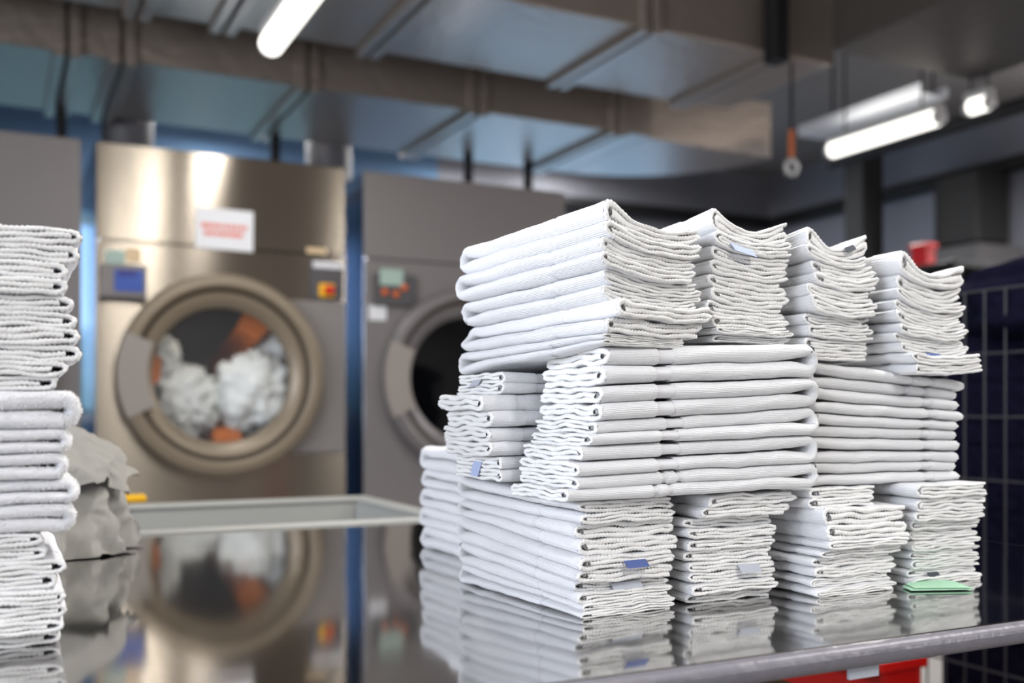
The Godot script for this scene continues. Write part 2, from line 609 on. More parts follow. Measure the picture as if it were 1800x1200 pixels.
func ducts() -> void:
	# the long duct above the dryers
	var at := V(0.6, 2.75, 5.72)
	var d := thing("air_duct", "long low galvanised duct running above the dryers with blue green light underneath", "duct", at)
	var xs := [-2.4, -0.6, 0.28, 0.52, 1.42, 2.38, 3.3, 3.55]
	for k in xs.size() - 1:
		obj("duct_section", box(Vector3(xs[k + 1] - xs[k] - 0.004, 0.36, 1.05), 0.006, V((xs[k] + xs[k + 1]) / 2, 2.93, 5.725) - at), "galvanised_duct", d)
		if k > 0:
			flange(d, xs[k], 2.75, 3.11, 5.2, 6.25, at)
	var plan := PackedVector2Array()
	plan.append(Vector2(3.552, 5.24))
	plan.append(Vector2(4.55, 5.28))
	for k in 9:
		var a := PI / 2 * k / 8.0
		plan.append(Vector2(3.55 + 1.0 * cos(a), 5.30 + 0.94 * sin(a)))
	var el := obj("duct_elbow", prism(plan, 2.75, 3.11), "galvanised_duct", d, -at)
	el.set_meta("label", "rounded end of the duct")
	for x in [0.30, 1.47, 2.73, 3.17]:
		obj("hanger_rod", box(Vector3(0.05, 0.2, 0.05), 0.004, V(x, 2.66, 6.1) - at), "dark_iron", d)
	# the wider duct in front of it and a little higher
	at = V(1.5, 2.87, 4.44)
	d = thing("air_duct", "wide upper galvanised duct with bluish panels, in front of the low duct", "duct", at)
	xs = [-2.4, -0.75, 0.55, 0.93, 1.64, 2.72, 3.52, 3.87]
	for k in xs.size() - 1:
		obj("duct_section", box(Vector3(xs[k + 1] - xs[k] - 0.004, 0.42, 0.87), 0.006, V((xs[k] + xs[k + 1]) / 2, 3.08, 4.44) - at), "galvanised_duct", d)
		if k > 0:
			flange(d, xs[k], 2.87, 3.29, 4.005, 4.875, at)
	# the duct that comes over the camera on the right
	at = V(4.1, 2.82, 1.5)
	d = thing("air_duct", "brown grey box duct coming forward at the upper right corner", "duct", at)
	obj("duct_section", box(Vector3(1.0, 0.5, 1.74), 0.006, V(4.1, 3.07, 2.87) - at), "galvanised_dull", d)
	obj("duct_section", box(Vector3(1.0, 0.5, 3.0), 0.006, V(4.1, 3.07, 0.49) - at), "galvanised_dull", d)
	var st := tool()
	for s in [1.96, 2.03]:
		add_box(st, V(3.585, 3.07, s) - at, Vector3(0.03, 0.5, 0.05), 0.004)
		add_box(st, V(4.1, 2.805, s) - at, Vector3(1.06, 0.03, 0.05), 0.004)
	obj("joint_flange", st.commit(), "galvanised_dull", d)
	# a dark hanger between the two
	var hg := obj("duct_hanger", box(Vector3(0.09, 0.62, 0.09), 0.006), "dark_iron", self, V(3.42, 3.10, 3.93))
	tag(hg, "dark vertical hanger beside the near end of the upper duct", "hanger")
	# conduits along the right
	var c := thing("cable_tray", "pale metal cable tray above the right hand tube lamp", "tray", V(4.74, 2.87, 4.62))
	obj("tray_bed", box(Vector3(0.20, 0.012, 1.0), 0.003), "frame_white", c)
	for s in [-0.1, 0.1]:
		obj("side_rail", box(Vector3(0.01, 0.06, 1.0), 0.002, Vector3(s, 0.03, 0)), "frame_white", c)
	for s in [-0.4, 0.4]:
		obj("hanger_rod", box(Vector3(0.012, 0.54, 0.012), 0.001, Vector3(0.1, 0.28, s)), "dark_iron", c)
	var p := obj("conduit", tube([V(5.0, 2.75, 5.2), V(4.98, 2.75, 0.5)], 0.045), "dark_iron", self)
	tag(p, "dark conduit pipe running forward under the ceiling at right", "pipe")
	p = obj("conduit", tube([V(2.6, 2.93, 7.9), V(6.8, 2.93, 7.9)], 0.06), "dark_iron", self)
	tag(p, "dark pipe along the top of the back wall", "pipe")
	p = obj("conduit", tube([V(6.78, 2.93, 7.8), V(6.78, 2.93, 4.0)], 0.06), "dark_iron", self)
	tag(p, "dark pipe along the top of the right wall", "pipe")
	# pull ring
	var r := thing("pull_ring", "metal ring on an orange strap hanging below the duct end", "ring", V(3.58, 2.31, 4.0))
	obj("strap", box(Vector3(0.035, 0.14, 0.006), 0.001, Vector3(0, 0.12, 0)), "strap_orange", r)
	obj("rope", box(Vector3(0.012, 0.48, 0.012), 0.001, Vector3(0, 0.43, 0)), "dark_iron", r)
	var ring: Array = []
	for k in 25:
		ring.append(Vector3(0.036 * sin(TAU * k / 24), 0.036 * cos(TAU * k / 24), 0))
	obj("ring", tube(ring, 0.011, 8), "lamp_housing", r)


func tube_lamp(x: float, y: float, v0: float, v1: float, label: String, energy: float, r := 0.048, uplight := 0.3, hung_from := 3.42) -> void:
	var c := (v0 + v1) / 2
	var ln := v1 - v0
	var t := thing("tube_lamp", label, "lamp", V(x, y, c), 0.0, "ceiling tube lamps")
	obj("housing", box(Vector3(0.09, 0.04, ln), 0.008, Vector3(0, 0.055, 0)), "lamp_housing", t)
	var pts: Array = []
	for k in 11:
		pts.append(Vector3(0, 0, lerpf(ln / 2 - 0.02, -ln / 2 + 0.02, k / 10.0)))
	obj("lamp_tube", tube(pts, r, 16), "lamp_glow", t)
	for s in [-1.0, 1.0]:
		obj("end_cap", tube([Vector3(0, 0, s * (ln / 2 - 0.02)), Vector3(0, 0, s * (ln / 2 + 0.012))], r * 0.9, 16), "lamp_housing", t)
		obj("suspension", box(Vector3(0.01, hung_from - y - 0.07, 0.01), 0.001, Vector3(0, 0.07 + (hung_from - y - 0.07) / 2, s * ln * 0.35)), "dark_iron", t)
	area("lamp_light", Vector3(0, -r - 0.006, 0), Vector3.DOWN, Vector2(0.08, ln), Color(1.0, 0.99, 0.975), energy, t)
	if uplight > 0.0:
		area("lamp_uplight", Vector3(0, 0.09, 0), Vector3.UP, Vector2(0.08, ln), Color(1.0, 0.97, 0.93), energy * uplight, t)


func lamps() -> void:
	tube_lamp(0.955, 2.52, 3.23, 4.05, "bright tube lamp hanging at the top left, above the steel dryer", 1.0)
	tube_lamp(4.54, 2.67, 3.91, 4.73, "bright tube lamp at the upper right beside the cable tray", 4.0, 0.048, 0.06)
	tube_lamp(4.545, 2.665, 3.60, 3.74, "short tube lamp seen end on at the far upper right", 0.6, 0.040, 0.0, 2.818)
	tube_lamp(0.955, 2.72, -1.6, -0.3, "tube lamp out of the picture behind the camera, left row", 4.2)
	tube_lamp(0.955, 2.72, 0.6, 1.9, "tube lamp out of the picture above the table, left row", 3.0)
	tube_lamp(3.4, 2.72, -1.6, -0.3, "tube lamp out of the picture behind the camera, middle row", 3.6)
	tube_lamp(2.6, 2.72, 0.4, 1.7, "tube lamp out of the picture above the table, middle row", 3.0)
	tube_lamp(6.3, 2.9, 2.0, 3.8, "tube lamp out of the picture on the right, far row", 14.0, 0.048, 0.7)
	tube_lamp(1.4, 3.20, 6.6, 7.7, "tube lamp hidden behind the ducts over the steel dryer", 2.6)
	tube_lamp(4.3, 3.25, 6.6, 7.7, "tube lamp hidden behind the rounded duct end", 4.5)
	tube_lamp(3.4, 3.20, 6.6, 7.7, "tube lamp hidden behind the ducts over the grey dryer", 2.6)


# =====================================================================  the table
func table() -> void:
	var at := V(0.1, 0.0, 1.325)
	var t := thing("work_table", "stainless steel table with a mirror-like top carrying the towel stacks", "table", at)
	obj("tabletop", box(Vector3(2.8, 0.012, 1.19), 0.002, V(0.1, 0.844, 1.325) - at), "table_steel", t)
	# rolled edge under protective film along the front, the right and the back
	var st := tool()
	add_edge(st, -1.3, 1.5, 0.727, at)
	obj("front_edge", st.commit(), "edge_film", t)
	obj("right_edge", box(Vector3(0.02, 0.04, 1.19), 0.006, V(1.505, 0.826, 1.325) - at), "leg_steel", t)
	obj("left_edge", box(Vector3(0.02, 0.04, 1.19), 0.006, V(-1.305, 0.826, 1.325) - at), "leg_steel", t)
	obj("back_edge", box(Vector3(2.8, 0.04, 0.02), 0.006, V(0.1, 0.826, 1.925) - at), "leg_steel", t)
	for x in [-1.2, 1.4]:
		for v in [0.82, 1.83]:
			var lg := obj("leg", tube([V(x, 0.02, v) - at, V(x, 0.836, v) - at], 0.014, 12), "leg_steel", t)
			obj("foot", tube([V(x, 0.0, v) - at, V(x, 0.03, v) - at], 0.026, 12), "black_rubber", lg)
	obj("tape_flap", prism(PackedVector2Array([Vector2(0.719, 0.724), Vector2(0.757, 0.724), Vector2(0.757, 0.727), Vector2(0.719, 0.727)]), 0.817, 0.830), "label_grey", t, -at)


func add_edge(st: SurfaceTool, x0: float, x1: float, v: float, at: Vector3) -> void:
	# a rounded lip: half tube in section
	var n := 10
	var prof: Array = [Vector2(-0.012, 0.849)]
	for k in n + 1:
		var a := PI / 2 - PI * k / n
		prof.append(Vector2(0.004 + 0.010 * cos(a), 0.8385 + 0.0105 * sin(a)))
	prof.append(Vector2(-0.012, 0.828))
	for i in prof.size() - 1:
		var p: Vector2 = prof[i]
		var q: Vector2 = prof[i + 1]
		poly(st, [V(x0, p.y, v - p.x) - at, V(x1, p.y, v - p.x) - at, V(x1, q.y, v - q.x) - at, V(x0, q.y, v - q.x) - at], V((x0 + x1) / 2, 0.836, v + 0.004) - at)


# =====================================================================  dryers
func dryers() -> void:
	dryer("tumble_dryer", "stainless steel dryer with laundry turning behind its round glass door", 0.349, "brushed_steel", "door_beige", 0)
	dryer("tumble_dryer", "grey painted dryer with a dark round door, behind the big towel stack", 1.492, "grey_dryer_paint", "door_grey", 1)
	dryer("tumble_dryer", "plain grey dryer at the left edge of the picture", -0.760, "grey_dryer_paint", "door_grey", 2)
	# exhaust pipes from the dryers up to the duct
	for q in [[0.674, "round exhaust pipe rising behind the steel dryer's left corner"], [1.892, "round exhaust pipe rising between the steel and grey dryers"]]:
		var e := thing("exhaust_pipe", q[1], "pipe", V(q[0], 0.0, 6.42))
		obj("pipe", tube([Vector3(0, 0.0, 0), Vector3(0, 3.42, 0)], 0.145, 24), "pipe_grey", e)
		obj("collar", tube([Vector3(0, 2.38, 0), Vector3(0, 2.44, 0)], 0.155, 24), "pipe_grey", e)
	var n := 0
	for b in [[448, 688, Vector3(0.165, 0.150, 0.11), 4.66, "bunched white towel turning in the dryer, largest, right of the drum rib"], [488, 618, Vector3(0.075, 0.09, 0.08), 4.74, "white towel high on the right inside the dryer drum"], [322, 708, Vector3(0.135, 0.145, 0.11), 4.69, "bunched white towel low on the left inside the dryer drum"], [291, 634, Vector3(0.055, 0.09, 0.07), 4.69, "small white towel end at the left rim inside the dryer drum"], [478, 752, Vector3(0.09, 0.065, 0.09), 4.74, "white towel lying low on the right inside the dryer drum"]]:
		var dx: float = (b[0] - 900.0) / 1800.0
		var v: float = b[3]
		var tt := v / (0.8944 - 0.4472 * dx)
		var o := obj("laundry_towel", crumple(b[2], 200 + n, 0.34, 2.2), "drum_laundry", self, V((0.4472 + 0.8944 * dx) * tt, 1.07 + (725.0 - b[1]) / 1800.0 * tt, v))
		tag(o, b[4], "towel", "towels inside the dryer")
		n += 1


func dryer(called: String, label: String, x: float, body: String, door: String, kind: int) -> void:
	var w := 1.055
	var h := 2.18
	var dp := 1.25
	var c := Vector2(0.505, 1.23)
	var d := thing(called, label, "dryer", V(x, 0, 4.5))
	var sheet := "grey_panel" if kind == 0 else "grey_dryer_paint"
	var st := tool()
	add_box(st, Vector3(0.01, h / 2, -dp / 2), Vector3(0.02, h, dp - 0.01), 0.003)
	add_box(st, Vector3(w - 0.01, h / 2, -dp / 2), Vector3(0.02, h, dp - 0.01), 0.003)
	add_box(st, Vector3(w / 2, h - 0.01, -dp / 2), Vector3(w - 0.042, 0.02, dp - 0.01), 0.003)
	add_box(st, Vector3(w / 2, h / 2, -dp + 0.01), Vector3(w - 0.042, h - 0.022, 0.02), 0.003)
	obj("casing", st.commit(), "polished_steel", d)
	obj("upper_panel", box(Vector3(w, h - 1.78, 0.02), 0.004, Vector3(w / 2, (h + 1.78) / 2, -0.01)), body, d)
	if kind == 2:
		obj("front_panel", box(Vector3(w, 1.69, 0.02), 0.004, Vector3(w / 2, 0.93, -0.01)), body, d)
	else:
		obj("front_panel", holed_plate(0.0, w, 0.08, 1.775, c, 0.40, 0.0, 0.02), body, d)
	obj("plinth", box(Vector3(w - 0.04, 0.08, dp - 0.06), 0.003, Vector3(w / 2, 0.04, -dp / 2)), "black_rubber", d)
	# door
	var dr := Node3D.new()
	dr.name = "door"
	d.add_child(dr)
	dr.position = Vector3(c.x, c.y, 0)
	obj("door_ring", lathe(PackedVector2Array([Vector2(0.428, 0.0), Vector2(0.432, 0.05), Vector2(0.428, 0.07), Vector2(0.415, 0.082), Vector2(0.385, 0.084), Vector2(0.372, 0.078), Vector2(0.368, 0.062)])), door, dr)
	obj("door_groove", lathe(PackedVector2Array([Vector2(0.368, 0.062), Vector2(0.352, 0.058)])), "door_groove", dr)
	obj("inner_ring", lathe(PackedVector2Array([Vector2(0.352, 0.058), Vector2(0.345, 0.066), Vector2(0.32, 0.060), Vector2(0.298, 0.046), Vector2(0.290, 0.03), Vector2(0.288, 0.0), Vector2(0.30, -0.02), Vector2(0.40, -0.02)])), door, dr)
	var hd := obj("handle", lathe(PackedVector2Array([Vector2(0.43, 0.05), Vector2(0.43, 0.088), Vector2(0.315, 0.088), Vector2(0.315, 0.05)]), 18, PI * 0.87, PI * 1.14), "handle_grey", dr)
	hd.set_meta("label", "flat grey handle plate")
	obj("door_glass", lathe(PackedVector2Array([Vector2(0.289, 0.020), Vector2(0.2, 0.024), Vector2(0.1, 0.026), Vector2(0.0001, 0.027)])), "door_glass" if kind == 0 else "smoked_glass", dr)
	# the drum
	if kind == 0:
		obj("drum", lathe(PackedVector2Array([Vector2(0.30, -0.02), Vector2(0.31, -0.08), Vector2(0.47, -0.12), Vector2(0.47, -0.85), Vector2(0.0001, -0.85)])), "drum_dark", d, Vector3(c.x, c.y, 0))
		for a in [55.0, 175.0, 280.0]:
			var cr := tool()
			var ends: Array = []
			for e in 2:
				var q := deg_to_rad(a - 34.0 * e)
				var o := Vector3(cos(q), sin(q), 0)
				var tg := Vector3(-sin(q), cos(q), 0)
				var zz := Vector3(0, 0, -0.125 if e == 0 else -0.84)
				var ap := 0.235 if e == 0 else 0.12
				ends.append([o * 0.46 + tg * 0.09 + zz, o * 0.46 - tg * 0.09 + zz, o * ap - tg * 0.055 + zz, o * ap + tg * 0.055 + zz])
			var cc: Vector3 = (ends[0][0] + ends[0][2] + ends[1][1] + ends[1][3]) / 4.0
			for k in 4:
				var k2 := (k + 1) % 4
				poly(cr, [ends[0][k], ends[0][k2], ends[1][k2]], cc)
				poly(cr, [ends[0][k], ends[1][k2], ends[1][k]], cc)
			poly(cr, ends[0], cc)
			var lf := obj("drum_rib", cr.commit(), "lifter_copper", d, Vector3(c.x, c.y, 0))
			lf.set_meta("label", "copper brown drum rib")
		var lamp := obj("drum_lamp", lathe(PackedVector2Array([Vector2(0.03, -0.0), Vector2(0.028, 0.015), Vector2(0.0001, 0.02)]), 16), "lamp_glow", d, Vector3(c.x - 0.08, c.y + 0.40, -0.125))
		lamp.rotation_degrees = Vector3(200, 0, 0)
		var om := OmniLight3D.new()
		om.name = "drum_light"
		d.add_child(om)
		om.position = Vector3(c.x - 0.08, c.y + 0.40, -0.150)
		om.light_color = Color(1.0, 0.95, 0.88)
		om.light_energy = 0.04
		om.light_size = 0.02
		om.omni_range = 4.0
		om.omni_attenuation = 2.0
		om.shadow_enabled = true
	if kind == 0:
		var sp := obj("service_panel", box(Vector3(0.25, 0.68, 0.012), 0.004, Vector3(0.925, 1.23, 0.006)), "grey_panel", d)
		sp.set_meta("label", "light grey side panel")
		var cp := obj("control_panel", box(Vector3(0.18, 0.135, 0.03), 0.004, Vector3(0.105, 1.612, 0.015)), "grey_panel", d)
		obj("screen", box(Vector3(0.112, 0.09, 0.006), 0.002, Vector3(0.125, 1.612, 0.032)), "screen_blue", cp)
		obj("screen_text_area", box(Vector3(0.07, 0.022, 0.003), 0.0005, Vector3(0.118, 1.64, 0.036)), "screen_deep_blue", cp)
		obj("ledge", box(Vector3(0.18, 0.014, 0.04), 0.003, Vector3(0.105, 1.538, 0.02)), "dark_panel", cp)
		var ep := obj("switch_panel", box(Vector3(0.15, 0.175, 0.014), 0.003, Vector3(0.965, 1.665, 0.007)), "dark_panel", d)
		obj("switch_plate", box(Vector3(0.07, 0.06, 0.01), 0.003, Vector3(0.962, 1.618, 0.018)), "yellow_plastic", ep)
		obj("stop_button", lathe(PackedVector2Array([Vector2(0.021, 0.0), Vector2(0.021, 0.022), Vector2(0.016, 0.028), Vector2(0.0001, 0.030)]), 24), "red_plastic", ep, Vector3(0.970, 1.618, 0.023))
		obj("name_plate", box(Vector3(0.136, 0.028, 0.003), 0.0005, Vector3(0.968, 1.732, 0.0155)), "paper_white", ep)
		var nt := thing("notice_sheet", "white paper notice with two lines of orange print on the steel dryer", "notice", V(x + 0.516, 1.858, 4.497))
		nt.rotation_degrees.z = -0.6
		obj("sheet", box(Vector3(0.245, 0.176, 0.003), 0.0005), "paper_white", nt)
		var rng := RandomNumberGenerator.new()
		rng.seed = 4
		for ln in 2:
			var xx := -0.098 + 0.012 * ln
			while xx < 0.09 - 0.012 * ln:
				var ww := rng.randf_range(0.006, 0.013)
				obj("printed_mark", box(Vector3(ww, 0.02, 0.001), 0.0, Vector3(xx + ww / 2, 0.012 - 0.032 * ln, 0.0019)), "print_orange", nt)
				xx += ww + rng.randf_range(0.002, 0.006)
		var s1 := obj("sticker", box(Vector3(0.075, 0.075, 0.002), 0.0004), "sticker_green", self, V(x + 0.075, 1.700, 4.498))
		tag(s1, "pale green sticker above the blue screen of the steel dryer", "sticker")
		s1 = obj("sticker", box(Vector3(0.06, 0.06, 0.002), 0.0004), "sticker_beige", self, V(x + 0.145, 1.722, 4.498))
		tag(s1, "cream sticker beside the green one on the steel dryer", "sticker")
		s1 = obj("sticker", box(Vector3(0.09, 0.026, 0.002), 0.0004), "sticker_beige", self, V(x + 0.92, 1.795, 4.498))
		tag(s1, "small beige sticker at the right edge of the steel dryer", "sticker")
	elif kind == 1:
		var cp := obj("control_panel", box(Vector3(0.21, 0.145, 0.02), 0.004, Vector3(0.145, 1.635, 0.01)), "dark_panel", d)
		for b in [[0.09, 1.625], [0.145, 1.618], [0.185, 1.65]]:
			obj("button", lathe(PackedVector2Array([Vector2(0.014, 0.0), Vector2(0.014, 0.01), Vector2(0.0001, 0.012)]), 16), "orange_button", cp, Vector3(b[0], b[1], 0.021))
		var s2 := obj("sticker", box(Vector3(0.115, 0.075, 0.002), 0.0004), "sticker_green", self, V(x + 0.125, 1.695, 4.477))
		tag(s2, "pale green sticker on the grey dryer's control panel", "sticker")
		s2 = obj("sticker", box(Vector3(0.085, 0.07, 0.002), 0.0004), "paper_white", self, V(x + 0.065, 1.53, 4.498))
		tag(s2, "white sticker below the grey dryer's control panel", "sticker")


# =====================================================================  cart and cloth behind the table
func cart_and_cloth() -> void:
	var at := V(0.2, 0, 2.24)
	var c := thing("laundry_cart", "pale plastic tub cart standing behind the table", "cart", at)
	var st := tool()
	add_box(st, Vector3(0, 0.58, -0.285), Vector3(1.26, 0.53, 0.02), 0.006)
	add_box(st, Vector3(0, 0.58, 0.285), Vector3(1.26, 0.53, 0.02), 0.006)
	add_box(st, Vector3(-0.62, 0.58, 0), Vector3(0.02, 0.53, 0.55), 0.006)
	add_box(st, Vector3(0.62, 0.58, 0), Vector3(0.02, 0.53, 0.55), 0.006)
	add_box(st, Vector3(0, 0.32, 0), Vector3(1.24, 0.02, 0.56), 0.006)
	obj("tub", st.commit(), "tub_plastic", c)
	st = tool()
	add_box(st, Vector3(0, 0.848, -0.29), Vector3(1.30, 0.016, 0.04), 0.006)
	add_box(st, Vector3(0, 0.848, 0.275), Vector3(1.30, 0.016, 0.03), 0.006)
	add_box(st, Vector3(-0.63, 0.848, 0), Vector3(0.04, 0.016, 0.53), 0.006)
	add_box(st, Vector3(0.63, 0.848, 0), Vector3(0.04, 0.016, 0.53), 0.006)
	obj("rim", st.commit(), "tub_plastic", c)
	obj("handle", box(Vector3(0.6, 0.018, 0.03), 0.005, Vector3(-0.19, 0.868, -0.32)), "yellow_plastic", c).set_meta("label", "yellow handle bar")
	for x in [-0.5, 0.5]:
		for z in [-0.2, 0.2]:
			obj("castor", tube([Vector3(x - 0.02, 0.06, z), Vector3(x + 0.02, 0.06, z)], 0.06, 16), "black_rubber", c)
			obj("leg", box(Vector3(0.03, 0.25, 0.03), 0.003, Vector3(x, 0.19, z)), "leg_steel", c)
	var g := thing("cloth_heap", "crumpled grey cloth lying on the table behind the left towel stack", "cloth", V(-0.06, 0.851, 1.76))
	obj("lower_drape", drape(Vector3(0.245, 0.17, 0.15), 5, 6.0, 0.11, 1.06), "grey_cloth", g)
	obj("upper_drape", drape(Vector3(0.275, 0.225, 0.165), 8, 5.0, 0.09, 0.74), "grey_cloth", g)


func drape(r: Vector3, sd: int, folds: float, amp: float, reach: float) -> ArrayMesh:
	# a cloth thrown over a bump: soft folds that open downwards; reach 1 = down to the table
	var n := FastNoiseLite.new()
	n.seed = sd
	n.frequency = 1.0
	var p := PackedVector3Array()
	var uv := PackedVector2Array()
	var rings := 60
	var seg := 140
	for j in rings + 1:
		for i in seg + 1:
			var ph := TAU * (i % seg) / seg
			var cs := Vector2(cos(ph), sin(ph))
			var edge := reach * (1.0 + 0.16 * n.get_noise_2d(cs.x * 1.2 + 9.0, cs.y * 1.2))
			var q := edge * j / rings
			var a := minf(q, 1.0) * PI / 2
			var wob := 1.6 * n.get_noise_3d(cs.x * 1.1, cs.y * 1.1, q * 1.3)
			var f := sin(ph * folds + wob * 2.2)
			f = (1.0 - absf(f)) * 1.5 - 0.6
			var k := 1.0 + amp * q * f + 0.10 * n.get_noise_3d(cs.x * 1.6, q * 2.0, cs.y * 1.6)
			var rad := pow(sin(a), 0.85) * k
			var y := r.y * pow(maxf(cos(a), 0.0), 0.8) + 0.012 * n.get_noise_3d(cs.x * 3.0, cs.y * 3.0, q * 3.0)
			if q > 1.0:
				rad += (q - 1.0) * 0.4
			y = maxf(y + r.y * 0.10 * amp * 5.0 * f * q * (1.0 - minf(q, 1.0)), 0.0008 + 0.002 * maxf(f, 0.0))
			p.append(Vector3(r.x * rad * cs.x, y, r.z * rad * cs.y))
			uv.append(Vector2(ph, q))
	return rows_mesh(grid_surface(p, uv, rings + 1, seg + 1, true), seg + 1, [[0, rings]])


# =====================================================================  right background
func background_right() -> void:
	# wire roll cage with a navy canvas
	var at := V(2.45, 0, 1.35)
	var c := thing("roll_cage", "wire roll cage with a navy canvas liner at the right edge", "cage", at)
	for x in [2.09, 2.81]:
		for v in [0.78, 1.92]:
			obj("post", tube([V(x, 0.1, v) - at, V(x, 1.40, v) - at], 0.014, 10), "cage_wire", c)
			obj("castor", tube([V(x - 0.02, 0.055, v) - at, V(x + 0.02, 0.055, v) - at], 0.055, 14), "black_rubber", c)
	for k in 20:
		var v := 0.83 + k * 0.056
		obj("wire", tube([V(2.088, 0.16, v) - at, V(2.088, 1.36, v) - at], 0.0026, 6), "cage_wire", c)
	for k in 9:
		var y := 0.16 + k * 0.15
		obj("wire", tube([V(2.092, y, 0.78) - at, V(2.092, y, 1.92) - at], 0.0026, 6), "cage_wire", c)
		obj("wire", tube([V(2.09, y, 1.92) - at, V(2.81, y, 1.92) - at], 0.0026, 6), "cage_wire", c)
		obj("wire", tube([V(2.09, y, 0.78) - at, V(2.81, y, 0.78) - at], 0.0026, 6), "cage_wire", c)
	obj("base", box(Vector3(0.74, 0.03, 1.16), 0.004, Vector3(0, 0.13, 0)), "black_frame", c)
	var cv := thing("canvas_bag", "dark navy canvas bag filling the wire cage at the right", "bag", V(2.47, 0.15, 1.35))
	obj("bag_body", box(Vector3(0.66, 1.12, 1.06), 0.05, Vector3(0, 0.56, 0)), "navy_canvas", cv)
	obj("bag_flap", crumple(Vector3(0.44, 0.17, 0.66), 77, 0.10, 1.4, 64, 40), "navy_canvas", cv, Vector3(0.02, 1.19, 0))
	# red crates beyond the table, seen under its edge
	var rc := thing("plastic_crate", "red plastic crate on the floor beyond the right end of the table", "crate", V(1.74, 0, 1.78))
	crate(rc, Vector3(0.12, 0.54, 0.36), "red_plastic")
	var cb := thing("cardboard_box", "beige cardboard box on the floor under the table", "box", V(1.0, 0, 1.2))
	obj("box_body", box(Vector3(0.16, 0.66, 0.3), 0.004, Vector3(0, 0.33, 0)), "cardboard", cb)
	obj("tape", box(Vector3(0.05, 0.004, 0.302), 0.001, Vector3(0, 0.662, 0)), "label_grey", cb)
	# dark plant on the right
	var pl := struct("trim_1", span(6.0, 6.22, 0, 3.42, 5.9, 6.1, 0.005), "black_frame")
	pl.set_meta("label", "dark pillar in front of the right hand wall")
	var b := thing("metal_cabinet", "dark grey cabinet high on the right beside the pillar", "cabinet", V(6.55, 0, 5.4))
	obj("cabinet_body", box(Vector3(0.5, 2.3, 0.6), 0.01, Vector3(0, 1.15, 0)), "dark_panel", b)
	obj("cabinet_top", box(Vector3(0.36, 0.55, 0.4), 0.02, Vector3(0.05, 2.6, 0)), "black_frame", b)
	var pp := obj("drain_pipe", tube([V(6.25, 2.0, 4.55), V(6.25, 2.85, 4.55)], 0.05, 14), "zinc", self)
	tag(pp, "pale vertical pipe before the dark wall at far right", "pipe")
	var sh := thing("storage_rack", "tall black storage rack behind the wire cage", "rack", V(5.05, 0, 3.9))
	for x in [-0.75, 0.75]:
		for z in [-0.28, 0.28]:
			obj("post", box(Vector3(0.05, 1.84, 0.05), 0.004, Vector3(x, 0.92, z)), "black_frame", sh)
	for y in [0.3, 0.8, 1.3, 1.82]:
		obj("shelf", box(Vector3(1.55, 0.03, 0.6), 0.004, Vector3(0, y, 0)), "black_frame", sh)
	obj("back_panel", box(Vector3(1.5, 1.5, 0.01), 0.001, Vector3(0, 1.05, -0.29)), "black_frame", sh)
	var rb := thing("plastic_crate", "small red crate on top of the black rack, above the right towel column", "crate", V(4.355, 1.836, 3.86))
	crate(rb, Vector3(0.07, 0.12, 0.10), "red_plastic")


func crate(c: Node3D, s: Vector3, m: String) -> void:
	var st := tool()
	add_box(st, Vector3(-s.x / 2 + 0.005, s.y / 2, 0), Vector3(0.01, s.y, s.z), 0.002)
	add_box(st, Vector3(s.x / 2 - 0.005, s.y / 2, 0), Vector3(0.01, s.y, s.z), 0.002)
	add_box(st, Vector3(0, s.y / 2, -s.z / 2 + 0.005), Vector3(s.x - 0.022, s.y, 0.01), 0.002)
	add_box(st, Vector3(0, s.y / 2, s.z / 2 - 0.005), Vector3(s.x - 0.022, s.y, 0.01), 0.002)
	add_box(st, Vector3(0, 0.008, 0), Vector3(s.x - 0.022, 0.014, s.z - 0.022), 0.002)
	obj("crate_body", st.commit(), m, c)
	st = tool()
	add_box(st, Vector3(0, s.y - 0.012, s.z / 2 + 0.005), Vector3(s.x + 0.02, 0.024, 0.01), 0.003)
	add_box(st, Vector3(0, s.y - 0.012, -s.z / 2 - 0.005), Vector3(s.x + 0.02, 0.024, 0.01), 0.003)
	add_box(st, Vector3(s.x / 2 + 0.005, s.y - 0.012, 0), Vector3(0.01, 0.024, s.z), 0.003)
	add_box(st, Vector3(-s.x / 2 - 0.005, s.y - 0.012, 0), Vector3(0.01, 0.024, s.z), 0.003)
	obj("rim", st.commit(), m, c)


